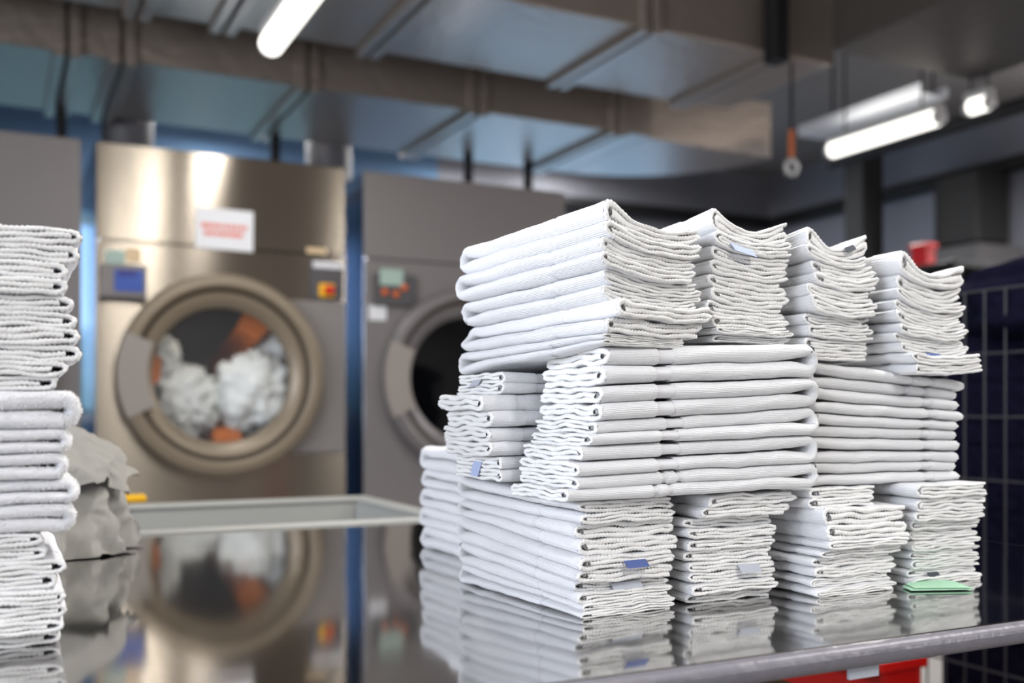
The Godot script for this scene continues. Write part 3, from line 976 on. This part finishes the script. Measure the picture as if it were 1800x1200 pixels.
# =====================================================================  towels
func fold_line(w: float, hb: float, kind: int, rng: RandomNumberGenerator) -> PackedVector2Array:
	# the middle line of the cloth in one folded half: x across the width (0 at the smooth folded side), y up from the outside
	var ys: Array[float] = []
	var n := 4 if kind == 0 else 3
	for k in n:
		ys.append(((k + 0.5) / n + rng.randf_range(-0.02, 0.02)) * hb)
	var pts := PackedVector2Array()
	var e1 := w - rng.randf_range(0.002, 0.012)
	var e2 := w - rng.randf_range(0.001, 0.006)
	var e3 := w - rng.randf_range(0.003, 0.016)
	var xb := rng.randf_range(0.006, 0.012)
	var xi := rng.randf_range(0.004, 0.013)
	var ph := rng.randf() * TAU
	var wv := func(x: float, k: int) -> float:
		return hb * 0.045 * sin(x * 75.0 + ph) + hb * 0.035 * sin(x * 140.0 + ph * 2.0 + k * 1.7)
	var run := func(x0: float, x1: float, k: int) -> void:
		var m := maxi(2, int(absf(x1 - x0) / 0.008))
		for i in m + 1:
			var x := lerpf(x0, x1, float(i) / m)
			pts.append(Vector2(x, ys[k] + wv.call(x, k)))
	var arc := func(x: float, reach: float, k0: int, k1: int, m: int) -> void:
		var y0: float = ys[k0] + wv.call(x, k0)
		var y1: float = ys[k1] + wv.call(x, k1)
		for i in range(1, m):
			var t := PI * i / m
			pts.append(Vector2(x + reach * sin(t), lerpf(y0, y1, 0.5 - 0.5 * cos(t))))
	if kind == 0:
		run.call(e1, xb, 0)
		arc.call(xb, -xb, 0, 3, 10)
		run.call(xb, e2 - 0.004, 3)
		arc.call(e2 - 0.004, 0.004, 3, 2, 6)
		run.call(e2 - 0.004, xi, 2)
		arc.call(xi, -0.004, 2, 1, 6)
		run.call(xi, e3, 1)
	else:
		run.call(e1, xb, 0)
		arc.call(xb, -xb, 0, 2, 10)
		var rr := rng.randf_range(0.005, 0.011)
		run.call(xb, e2 - rr, 2)
		arc.call(e2 - rr, rr, 2, 1, 8)
		run.call(e2 - rr, xi, 1)
	return pts


func towel(called: String, label: String, group: String, o: Dictionary) -> Node3D:
	# o: x, v = the corner where open end and smooth side meet; yaw; along = the way from the open end to the fold; side = +1 / -1 handedness
	# len, w, f0, f1 = heights of its under and upper face at the open end, b0, b1 = at the fold
	var rng := RandomNumberGenerator.new()
	rng.seed = o.seed
	var ln: float = o.len
	var w: float = o.w
	var f0: float = o.f0
	var f1: float = o.f1
	var b0: float = o.b0
	var b1: float = o.b1
	var ext_lo: float = o.get("lo", 0.0)
	var ext_up: float = o.get("up", 0.0)
	var sag0: float = o.get("sag0", 0.0)
	var sag1: float = o.get("sag1", 0.0)
	var right0: float = o.get("right0", 0.0)
	var right1: float = o.get("right1", 0.0)
	var loft: float = o.get("loft", 0.0)
	var lip: float = o.get("lip", 0.0)
	var gap: float = o.get("gap", 0.25)
	var fluff: float = o.get("fluff", 0.0)
	var shift_lo: float = o.get("shift_lo", rng.randf_range(-0.003, 0.003))
	var shift_up: float = o.get("shift_up", rng.randf_range(-0.003, 0.003))
	var terry: String = "white_fluffy_terry" if o.get("fluffy", false) else "white_terry"
	var dl: Vector2 = o.along
	var dw := Vector2(dl.y, -dl.x) * float(o.side)   # (x, v)
	var flip := float(o.side) < 0.0
	var hb := maxf(0.008, ((f1 - f0) + (b1 - b0)) * 0.25)
	var kind: int = o.get("kind", 0 if rng.randf() < 0.28 else 1)
	var line := fold_line(w, hb, kind, rng)
	var half := hb / (4.0 if kind == 0 else 3.0) * 0.505
	var n := line.size()
	var nrm := PackedVector2Array()
	for i in n:
		var t := (line[mini(i + 1, n - 1)] - line[maxi(i - 1, 0)]).normalized()
		nrm.append(Vector2(-t.y, t.x))
	# outlines: full and, for the woven band, a little thinner
	var outs: Array = []
	for k in 2:
		var hf := half - float(o.get("recess", 0.0007)) * k
		var ring := PackedVector2Array()
		for i in n:
			ring.append(line[i] + nrm[i] * hf)
		var tip := (line[n - 1] - line[n - 2]).normalized()
		ring.append(line[n - 1] + nrm[n - 1] * hf * 0.7 + tip * hf * 0.7)
		ring.append(line[n - 1] - nrm[n - 1] * hf * 0.7 + tip * hf * 0.7)
		for i in range(n - 1, -1, -1):
			ring.append(line[i] - nrm[i] * hf)
		tip = (line[0] - line[1]).normalized()
		ring.append(line[0] - nrm[0] * hf * 0.7 + tip * hf * 0.7)
		ring.append(line[0] + nrm[0] * hf * 0.7 + tip * hf * 0.7)
		ring.append(ring[0])
		outs.append(ring)
	var cols: int = outs[0].size()
	var arcl := PackedFloat32Array([0.0])
	for i in range(1, cols):
		arcl.append(arcl[i - 1] + outs[0][i].distance_to(outs[0][i - 1]))
	# rows along the cloth: [branch -1/0/1, s or angle, thin]
	var fold_reach := minf(hb * 0.95, 0.016)
	var sc := ln - fold_reach
	var rows: Array = []
	var stripes: Array = o.get("stripes", [[0.042, 0.058]])
	var lower: Array = []
	for e in [0.0, 0.003, 0.010, 0.02]:
		lower.append([e, 0])
	var band_pairs: Array = []
	for sp in stripes:
		lower.append([sp[0], 0])
		lower.append([sp[0] + 0.0012, 1])
		lower.append([sp[1] - 0.0012, 1])
		lower.append([sp[1], 0])
	var last: float = stripes[stripes.size() - 1][1]
	var m_rows := 11
	for k in range(1, m_rows + 1):
		var q := float(k) / m_rows
		lower.append([lerpf(last, sc, 1.0 - pow(1.0 - q, 1.6)), 0])
	for r in lower:
		rows.append([-1, r[0] - ext_lo if r[0] < sc - 0.001 else sc, r[1], r[0]])
	for k in range(1, 10):
		rows.append([0, PI * k / 10.0, 0, sc + hb * k * 0.3])
	for k in range(lower.size() - 1, -1, -1):
		rows.append([1, lower[k][0] - ext_up if lower[k][0] < sc - 0.001 else sc, lower[k][1], 2.0 * sc + hb * 3.0 - lower[k][0]])
	var p := PackedVector3Array()
	var uv := PackedVector2Array()
	var ns := rng.randf() * 50.0
	var ctx := [ln, w, hb, f0, f1, b0, b1, sag0, sag1, right0, right1, loft, lip, gap, sc, fold_reach, ns, shift_lo, shift_up, dl.x, dl.y, dw.x, dw.y, fluff]
	for r in rows:
		var ring: PackedVector2Array = outs[r[2]]
		for i in cols:
			p.append(place_towel(ctx, r[0], r[1], ring[i], 0.0))
			uv.append(Vector2(r[3], arcl[i]))
	var origin := V(o.x, 0.85 + f0, o.v)
	var t := thing(called, label, "towel", origin, 0.0, group)
	# split into terry and band pieces
	var terry_rows: Array = []
	var band_rows: Array = []
	var start := 0
	for j in rows.size() - 1:
		if rows[j][2] == 1 and rows[j + 1][2] == 1:
			terry_rows.append([start, j])
			band_rows.append([j, j + 1])
			start = j + 1
	terry_rows.append([start, rows.size() - 1])
	var g := grid_surface(p, uv, rows.size(), cols, flip)
	obj("terry_cloth", rows_mesh(g, cols, terry_rows), terry, t)
	if band_rows:
		obj("border_band", rows_mesh(g, cols, band_rows), "white_dobby_band", t)
	if fluff > 0.0:
		tufts(t, p, g[1], cols, rng)
	# rope-like hems round the two open ends
	if not o.get("plain", false):
		for br in [-1, 1]:
			obj("hem", hem_mesh(ctx, line, nrm, half, br, -ext_lo if br < 0 else -ext_up, flip), "white_hem", t)
	for lb in o.get("labels", []):
		# [branch, w0, w1, q, drop, material, label]: a sewn tag that hangs from between the plies
		var s0 := -(ext_lo if lb[0] < 0 else ext_up)
		var st := tool()
		var pa: Vector3 = place_towel(ctx, lb[0], s0 - 0.004, Vector2(lb[1], hb * lb[3]), 0.0)
		var pb: Vector3 = place_towel(ctx, lb[0], s0 - 0.004, Vector2(lb[2], hb * lb[3]), 0.0)
		var out2 := -Vector3(dl.x, 0, -dl.y) * 0.004
		var dn := Vector3(0, -float(lb[4]), 0) + out2
		var skew := (pb - pa) * 0.12
		var quad := [pa, pb, pb + dn + skew, pa + dn + skew]
		poly(st, quad, (pa + pb) / 2 - out2 * 4.0)
		var back := out2 * -0.2
		poly(st, [quad[0] + back, quad[1] + back, quad[2] + back, quad[3] + back], (pa + pb) / 2 + out2 * 4.0)
		var lo := obj("care_label", st.commit(), lb[5], t)
		lo.set_meta("label", lb[6])
	return t


func tufts(t: Node3D, p: PackedVector3Array, nr: PackedVector3Array, cols: int, rng: RandomNumberGenerator) -> void:
	# the loose pile on the sides that face the room
	var st := tool()
	var tip := Vector3(0.0002, 0.0019, 0)
	var f := [Vector3(0.0005, 0, 0), Vector3(-0.00025, 0, 0.00043), Vector3(-0.00025, 0, -0.00043)]
	for k in 3:
		poly(st, [f[k], f[(k + 1) % 3], tip], Vector3(0, 0.0005, 0))
	var mesh := st.commit()
	var places: Array[Transform3D] = []
	var rows := p.size() / cols
	var tries := 0
	while places.size() < 5200 and tries < 60000:
		tries += 1
		var j := rng.randi_range(0, rows - 2)
		var i := rng.randi_range(0, cols - 2)
		var k := j * cols + i
		var n := nr[k]
		if n.z < 0.25 and n.x < 0.35:
			continue
		if rng.randf() > (p[k + cols] - p[k]).length() * (p[k + 1] - p[k]).length() * 25000.0:
			continue
		var a := rng.randf()
		var b := rng.randf()
		var q := p[k].lerp(p[k + 1], a).lerp(p[k + cols].lerp(p[k + cols + 1], a), b)
		var up := (n + Vector3(rng.randf_range(-0.7, 0.7), rng.randf_range(-0.7, 0.7), rng.randf_range(-0.7, 0.7))).normalized()
		var sx := up.cross(Vector3(rng.randf(), rng.randf(), rng.randf() + 0.1)).normalized()
		var sc := rng.randf_range(0.6, 1.25)
		places.append(Transform3D(Basis(sx, up, sx.cross(up)).scaled_local(Vector3(sc, sc, sc)), q))
	var mm := MultiMesh.new()
	mm.transform_format = MultiMesh.TRANSFORM_3D
	mm.mesh = mesh
	mm.instance_count = places.size()
	for k in places.size():
		mm.set_instance_transform(k, places[k])
	var mi := MultiMeshInstance3D.new()
	mi.name = "terry_pile"
	mi.multimesh = mm
	mi.material_override = mats["white_hem"]
	mi.set_meta("kind", "stuff")
	t.add_child(mi, true)


func place_towel(c: Array, br: int, s_in: float, q: Vector2, ds: float) -> Vector3:
	var ln: float = c[0]
	var w: float = c[1]
	var hb: float = c[2]
	var sc: float = c[14]
	var fr: float = c[15]
	var ns: float = c[16]
	var x := q.x
	var u := clampf(q.y / hb, -0.02, 1.02)
	var s := s_in + ds
	var z := 0.0
	if br == 0:
		s = sc
	# near the fold the inner plies stand apart a little
	var d := (ln - s) / 0.028
	var open := 1.0 - float(c[13]) * exp(-d * d)
	if br < 0:
		z = u * open * 0.5
	elif br > 0:
		z = 1.0 - u * open * 0.5
	else:
		var r := 1.0 - u * open
		z = 0.5 - 0.5 * r * cos(s_in)
		s = sc + r * fr * sin(s_in)
	var up := smoothstep(0.25, 0.75, z)
	x += lerpf(c[17], c[18], up) + 0.0022 * low_noise.get_noise_2d(s * 9.0 + ns, z * 1.5 + ns)
	s += 0.0025 * low_noise.get_noise_2d(x * 14.0 + ns * 2.0, z * 9.0)
	var sn := clampf(s / ln, -0.1, 1.05)
	var wn := clampf(x / w, -0.05, 1.05)
	var front := 1.0 - smoothstep(0.0, 1.0, sn * 0.9)
	var dip := (1.0 - pow(absf(2.0 * wn - 1.0), 2.2)) * (0.35 + 0.65 * front)
	var yl: float = lerpf(c[3], c[5], sn) - float(c[7]) * dip - float(c[9]) * wn * front
	var yh: float = lerpf(c[4], c[6], sn) - float(c[8]) * dip - float(c[10]) * wn * front
	var y := yl + (yh - yl) * z
	y += 0.0024 * low_noise.get_noise_3d(s * 12.0, x * 17.0 + float(c[21]) * 3.0, y * 22.0) + 0.0006 * low_noise.get_noise_2d(s * 45.0, x * 45.0 + z * 6.0 + ns)
	if c[11] != 0.0:
		var e := (x - 0.008) / 0.020
		y += float(c[11]) * exp(-e * e) * smoothstep(0.62, 0.95, z) * (1.0 - smoothstep(0.0, 0.8, sn))
	if c[12] != 0.0:
		var e2 := (x - w) / 0.035
		y += float(c[12]) * exp(-e2 * e2) * smoothstep(0.55, 0.98, z) * (1.0 - smoothstep(0.0, 0.6, sn))
	if c[23] != 0.0:
		var k := float(c[23]) * fine_noise.get_noise_3d(s * 160.0, x * 160.0, z * 14.0 + ns)
		s += k
		x += k * (0.5 if x < w * 0.5 else -0.5)
		y += k * 0.6
	return Vector3(float(c[19]) * s + float(c[21]) * x, y - float(c[3]), -(float(c[20]) * s + float(c[22]) * x))


func hem_mesh(ctx: Array, line: PackedVector2Array, nrm: PackedVector2Array, half: float, br: int, s0: float, flip: bool) -> ArrayMesh:
	var pts := PackedVector2Array()
	var ns := PackedVector2Array()
	var dist := PackedFloat32Array()
	var step := 0.0014
	var run := 0.0
	var next := 0.0
	for i in line.size() - 1:
		var seg := line[i].distance_to(line[i + 1])
		while next <= run + seg:
			var t := (next - run) / seg
			pts.append(line[i].lerp(line[i + 1], t))
			ns.append(nrm[i].lerp(nrm[i + 1], t).normalized())
			dist.append(next)
			next += step
		run += seg
	var sides := 6
	var p := PackedVector3Array()
	var uv := PackedVector2Array()
	for i in pts.size():
		for k in sides + 1:
			var a := TAU * (k % sides) / sides
			var rr := half * (0.98 + 0.20 * sin(TAU * dist[i] / 0.0046 + a))
			p.append(place_towel(ctx, br, s0, pts[i] + ns[i] * cos(a) * rr, -sin(a) * rr * 0.9))
			uv.append(Vector2(dist[i], a * 0.001))
	# same handedness as the cloth: rows run along the profile here, so the sense turns round once, and again on the upper branch
	var f := flip if br < 0 else not flip
	return rows_mesh(grid_surface(p, uv, pts.size(), sides + 1, f), sides + 1, [[0, pts.size() - 1]])


func ordinal(k: int, n: int) -> String:
	# k counted from below, 0-based
	if k == 0:
		return "bottom towel"
	if k == n - 1:
		return "topmost towel"
	return ["", "second towel", "third towel", "fourth towel", "fifth towel", "sixth towel"][k] + " from below"


func column(where: String, group: String, base: Dictionary, fr: Array, bk: Array, extra := {}) -> void:
	# towels on top of one another; fr / bk = heights of the joints at the open end and at the fold
	var n := fr.size() - 1
	for k in n:
		var o := base.duplicate()
		o.f0 = fr[k]
		o.f1 = fr[k + 1]
		o.b0 = bk[k]
		o.b1 = bk[k + 1]
		var s0: float = base.get("sagb", 0.0)
		var s1: float = base.get("sagt", 0.0)
		o.sag0 = lerpf(s0, s1, float(k) / n)
		o.sag1 = lerpf(s0, s1, float(k + 1) / n)
		var r0: float = base.get("rightb", 0.0)
		var r1: float = base.get("rightt", 0.0)
		o.right0 = lerpf(r0, r1, float(k) / n)
		o.right1 = lerpf(r0, r1, float(k + 1) / n)
		o.seed = int(base.seed) + k * 17
		var rng := RandomNumberGenerator.new()
		rng.seed = o.seed + 3
		var j: float = base.get("jit", 0.006)
		o.lo = rng.randf_range(-j, j)
		o.up = rng.randf_range(-j, j)
		if extra.has(k):
			o.merge(extra[k], true)
		towel("folded_towel", "white " + ordinal(k, n) + " " + where, group, o)


func turned(deg: float) -> Vector2:
	# direction into the room, turned to the left by deg
	return Vector2(-sin(deg_to_rad(deg)), cos(deg_to_rad(deg)))


func big_stack() -> void:
	var g := "folded white towels of the big stack"
	var wide := [[0.040, 0.060]]
	# ----- bottom tier: four columns, folds at the back
	column("in the left column, lowest tier of big stack", g, {"x": 0.553, "v": 0.948, "along": turned(4), "side": 1, "len": 0.277, "w": 0.130, "seed": 100, "stripes": [[0.075, 0.083]]},
		[0.0, 0.0158, 0.0364, 0.0659, 0.1002, 0.125], [0.0, 0.0237, 0.0533, 0.0867, 0.107, 0.138],
		{0: {"lo": 0.006, "up": 0.003}, 1: {"lo": 0.0, "up": -0.008, "labels": [[1, 0.045, 0.085, 0.30, 0.011, "label_grey", "pale grey sewn label"]]}, 2: {"labels": [[1, 0.055, 0.085, 0.45, 0.008, "label_blue", "blue sewn label"]]}, 3: {"lo": 0.0, "up": -0.004, "w": 0.137}})
	column("in the middle left column, lowest tier of big stack", g, {"x": 0.702, "v": 0.955, "along": turned(2), "side": 1, "len": 0.27, "w": 0.132, "seed": 205},
		[0.0, 0.024, 0.048, 0.074, 0.099, 0.126], [0.0, 0.026, 0.05, 0.077, 0.101, 0.128],
		{1: {"labels": [[1, 0.07, 0.1, 0.5, 0.010, "label_grey", "pale grey sewn label"]]}, 4: {"shift_lo": 0.012, "shift_up": 0.022, "lo": 0.01, "up": 0.012}})
	column("in the middle right column, lowest tier of big stack", g, {"x": 0.868, "v": 0.931, "along": turned(1), "side": 1, "len": 0.28, "w": 0.136, "seed": 310},
		[0.0, 0.021, 0.046, 0.066, 0.104, 0.128], [0.0, 0.024, 0.048, 0.072, 0.102, 0.128],
		{0: {"lo": 0.006, "up": -0.004}, 2: {"shift_lo": 0.008, "shift_up": 0.012, "lo": 0.004, "up": 0.012}, 3: {"shift_lo": 0.014, "shift_up": 0.012, "lo": 0.008, "up": 0.004, "loft": 0.004}, 4: {"w": 0.11, "lo": -0.012, "up": -0.015, "shift_up": 0.008}})
	column("in the right column, lowest tier of big stack", g, {"x": 1.034, "v": 0.938, "along": turned(0), "side": 1, "len": 0.275, "w": 0.126, "seed": 415},
		[0.0, 0.020, 0.043, 0.070, 0.094, 0.129], [0.0, 0.024, 0.048, 0.074, 0.1, 0.128],
		{0: {"labels": [[1, 0.03, 0.05, 0.5, 0.006, "label_print", "dark sewn label"]]}, 3: {"lo": 0.004, "up": 0.012}, 4: {"lo": 0.012, "up": 0.016, "shift_up": -0.004}})
	# ----- middle tier: towels lie along the row
	column("in the middle tier of big stack, front left pile", g, {"x": 0.572, "v": 0.932, "along": Vector2(1, 0), "side": -1, "len": 0.305, "w": 0.137, "seed": 520, "recess": 0.0017, "gap": 0.28, "jit": 0.003},
		[0.126, 0.1534, 0.184, 0.2115, 0.2481, 0.2915], [0.131, 0.160, 0.194, 0.2276, 0.2613, 0.304],
		{0: {"lo": 0.040, "up": 0.028, "kind": 1, "stripes": [[0.106, 0.114], [0.126, 0.134]]}, 1: {"lo": 0.028, "up": 0.022, "stripes": [[0.100, 0.126]]}, 2: {"lo": 0.012, "up": 0.004, "stripes": [[0.088, 0.112]]}, 3: {"lo": 0.0, "up": 0.0, "stripes": [[0.070, 0.094]]}, 4: {"lo": -0.004, "up": -0.010, "stripes": [[0.064, 0.086]]}})
	column("in the middle tier of big stack, rear left pile", g, {"x": 0.515, "v": 1.079, "along": Vector2(1, 0), "side": -1, "len": 0.30, "w": 0.135, "seed": 630, "jit": 0.008},
		[0.139, 0.168, 0.203, 0.242, 0.268], [0.139, 0.168, 0.203, 0.242, 0.268],
		{0: {"lo": -0.010, "up": -0.012, "labels": [[1, 0.05, 0.072, 0.5, 0.018, "label_lilac", "lilac sewn label"]]}, 1: {"lo": 0.002, "up": 0.004}, 2: {"lo": 0.002, "up": 0.012}, 3: {"lo": -0.014, "up": -0.016, "labels": [[1, 0.06, 0.085, 0.6, 0.008, "label_grey", "printed grey sewn label"]]}})
	column("in the middle tier of big stack, right pile", g, {"x": 1.145, "v": 0.957, "along": Vector2(-1, 0), "side": 1, "len": 0.262, "w": 0.137, "seed": 740, "recess": 0.0012, "jit": 0.006, "stripes": [[0.046, 0.064]]},
		[0.130, 0.155, 0.182, 0.209, 0.236, 0.263], [0.130, 0.158, 0.190, 0.221, 0.252, 0.284], {4: {"stripes": [[0.048, 0.060], [0.084, 0.096]]}})
	# ----- top tier: four columns again
	column("in the left column, top tier of big stack", g, {"x": 0.571, "v": 0.922, "along": turned(8), "side": 1, "len": 0.292, "w": 0.143, "seed": 850, "sagt": 0.012, "rightt": 0.012, "stripes": [[0.085, 0.094]]},
		[0.2915, 0.306, 0.342, 0.3744, 0.4054, 0.4400], [0.268, 0.297, 0.330, 0.361, 0.396, 0.432],
		{0: {"lo": -0.002, "up": -0.002, "w": 0.12}, 1: {"lo": 0.0, "up": 0.008, "shift_up": 0.012, "kind": 1, "loft": 0.004, "w": 0.140}, 2: {"lo": -0.006, "up": -0.004}, 3: {"lo": 0.004, "up": 0.0, "w": 0.135, "shift_up": -0.006, "shift_lo": -0.008}, 4: {"lo": 0.004, "up": 0.0, "loft": 0.008, "lip": 0.0, "w": 0.14}})
	column("in the middle left column, top tier of big stack", g, {"x": 0.728, "v": 0.945, "along": turned(4), "side": 1, "len": 0.28, "w": 0.122, "seed": 963, "sagt": 0.010, "rightt": 0.008},
		[0.302, 0.320, 0.3486, 0.3826, 0.4146, 0.4500], [0.284, 0.31, 0.338, 0.368, 0.398, 0.430],
		{0: {"shift_lo": 0.006, "shift_up": 0.004}, 1: {"shift_lo": 0.002, "shift_up": -0.004}, 4: {"loft": 0.010, "lip": 0.008, "shift_up": 0.004, "shift_lo": 0.004, "labels": [[-1, 0.02, 0.055, 0.4, 0.008, "label_lilac", "pale sewn label"]]}})
	column("in the middle right column, top tier of big stack", g, {"x": 0.872, "v": 0.945, "along": turned(3), "side": 1, "len": 0.275, "w": 0.114, "seed": 1070, "sagt": 0.014, "rightt": 0.008},
		[0.284, 0.313, 0.344, 0.380, 0.4125, 0.4400], [0.284, 0.31, 0.336, 0.364, 0.392, 0.42],
		{0: {"w": 0.108}, 4: {"loft": 0.010, "lip": 0.012, "w": 0.105, "shift_up": 0.004, "labels": [[1, 0.06, 0.075, 0.0, 0.007, "label_print", "dark sewn label"]]}, 3: {"shift_lo": 0.008, "shift_up": 0.010}})
	column("in the right column, top tier of big stack", g, {"x": 1.010, "v": 0.935, "along": turned(2), "side": 1, "len": 0.28, "w": 0.128, "seed": 1180, "sagt": 0.014, "rightt": 0.014, "sagb": 0.004},
		[0.272, 0.300, 0.324, 0.351, 0.380, 0.418], [0.272, 0.296, 0.320, 0.346, 0.372, 0.404],
		{0: {"shift_lo": 0.02, "shift_up": 0.014, "lo": 0.01, "up": 0.012}, 1: {"shift_lo": 0.008, "shift_up": 0.0, "labels": [[-1, 0.04, 0.065, 0.3, 0.005, "label_blue", "blue sewn label"]]}, 4: {"loft": 0.008, "lip": 0.010, "w": 0.118}})
	# green cloth under the right column
	var st := tool()
	var y := 0.8515
	var a := [V(1.000, y, 0.905), V(1.075, y, 0.876), V(1.10, y, 0.925), V(1.06, y, 0.945), V(1.012, y, 0.93)]
	var top: Array = []
	for q in a:
		top.append(q + Vector3(0, 0.0016, 0))
	poly(st, a, V(1.07, y + 0.05, 0.9))
	poly(st, top, V(1.07, y - 0.05, 0.9))
	for i in 5:
		poly(st, [a[i], a[(i + 1) % 5], top[(i + 1) % 5], top[i]], V(1.07, y, 0.905))
	poly(st, [top[0] + Vector3(0.006, 0.001, 0), top[1] + Vector3(-0.004, 0.001, 0), top[2] + Vector3(-0.012, 0.002, 0), top[3] + Vector3(-0.004, 0.003, 0.004), top[4] + Vector3(0.006, 0.002, 0)], V(1.05, y - 0.05, 0.92))
	var gc := obj("folded_cloth", st.commit(), "green_cloth", self)
	tag(gc, "pale green folded cloth tucked under the right towel column", "cloth")


func side_stacks() -> void:
	# small stack behind the big one
	column("in the low stack behind the big stack", "folded white towels of the low stack", {"x": 0.628, "v": 1.285, "along": turned(2), "side": 1, "len": 0.288, "w": 0.13, "seed": 1300, "plain": true, "gap": 0.15},
		[0.0, 0.031, 0.062, 0.093, 0.125, 0.160, 0.195], [0.0, 0.036, 0.066, 0.098, 0.128, 0.165, 0.200], {5: {"x": 0.672}})
	var g := "folded white towels of the left stack"
	column("in the lowest tier of left stack", g, {"x": 0.050, "v": 1.058, "along": turned(0), "side": -1, "len": 0.27, "w": 0.135, "seed": 1400, "fluffy": true, "jit": 0.007},
		[0.0, 0.027, 0.055, 0.082, 0.108], [0.0, 0.027, 0.055, 0.082, 0.108], {0: {"shift_lo": 0.0, "shift_up": -0.002}, 1: {"shift_lo": -0.004, "shift_up": -0.003}, 2: {"shift_lo": 0.003, "shift_up": -0.004}, 3: {"shift_lo": 0.012, "shift_up": 0.016}})
	column("in the middle tier of left stack", g, {"x": -0.205, "v": 1.050, "along": Vector2(1, 0), "side": -1, "len": 0.272, "w": 0.135, "seed": 1500, "fluffy": true, "fluff": 0.0005, "gap": 0.12},
		[0.108, 0.135, 0.158, 0.182, 0.205, 0.240], [0.108, 0.135, 0.158, 0.182, 0.205, 0.240],
		{0: {"len": 0.270}, 1: {"len": 0.272}, 2: {"len": 0.262}, 3: {"len": 0.266}, 4: {"len": 0.274}})
	column("in the top tier of left stack", g, {"x": 0.068, "v": 1.054, "along": turned(0), "side": -1, "len": 0.27, "w": 0.14, "seed": 1600, "fluffy": true, "jit": 0.006},
		[0.240, 0.268, 0.300, 0.330, 0.362, 0.394], [0.240, 0.268, 0.300, 0.330, 0.362, 0.394],
		{0: {"shift_lo": 0.022, "shift_up": 0.012}, 1: {"shift_lo": 0.0, "shift_up": 0.002}, 2: {"shift_lo": 0.004, "shift_up": 0.008}, 3: {"shift_lo": 0.014, "shift_up": 0.012}, 4: {"shift_lo": 0.002, "shift_up": 0.0}})
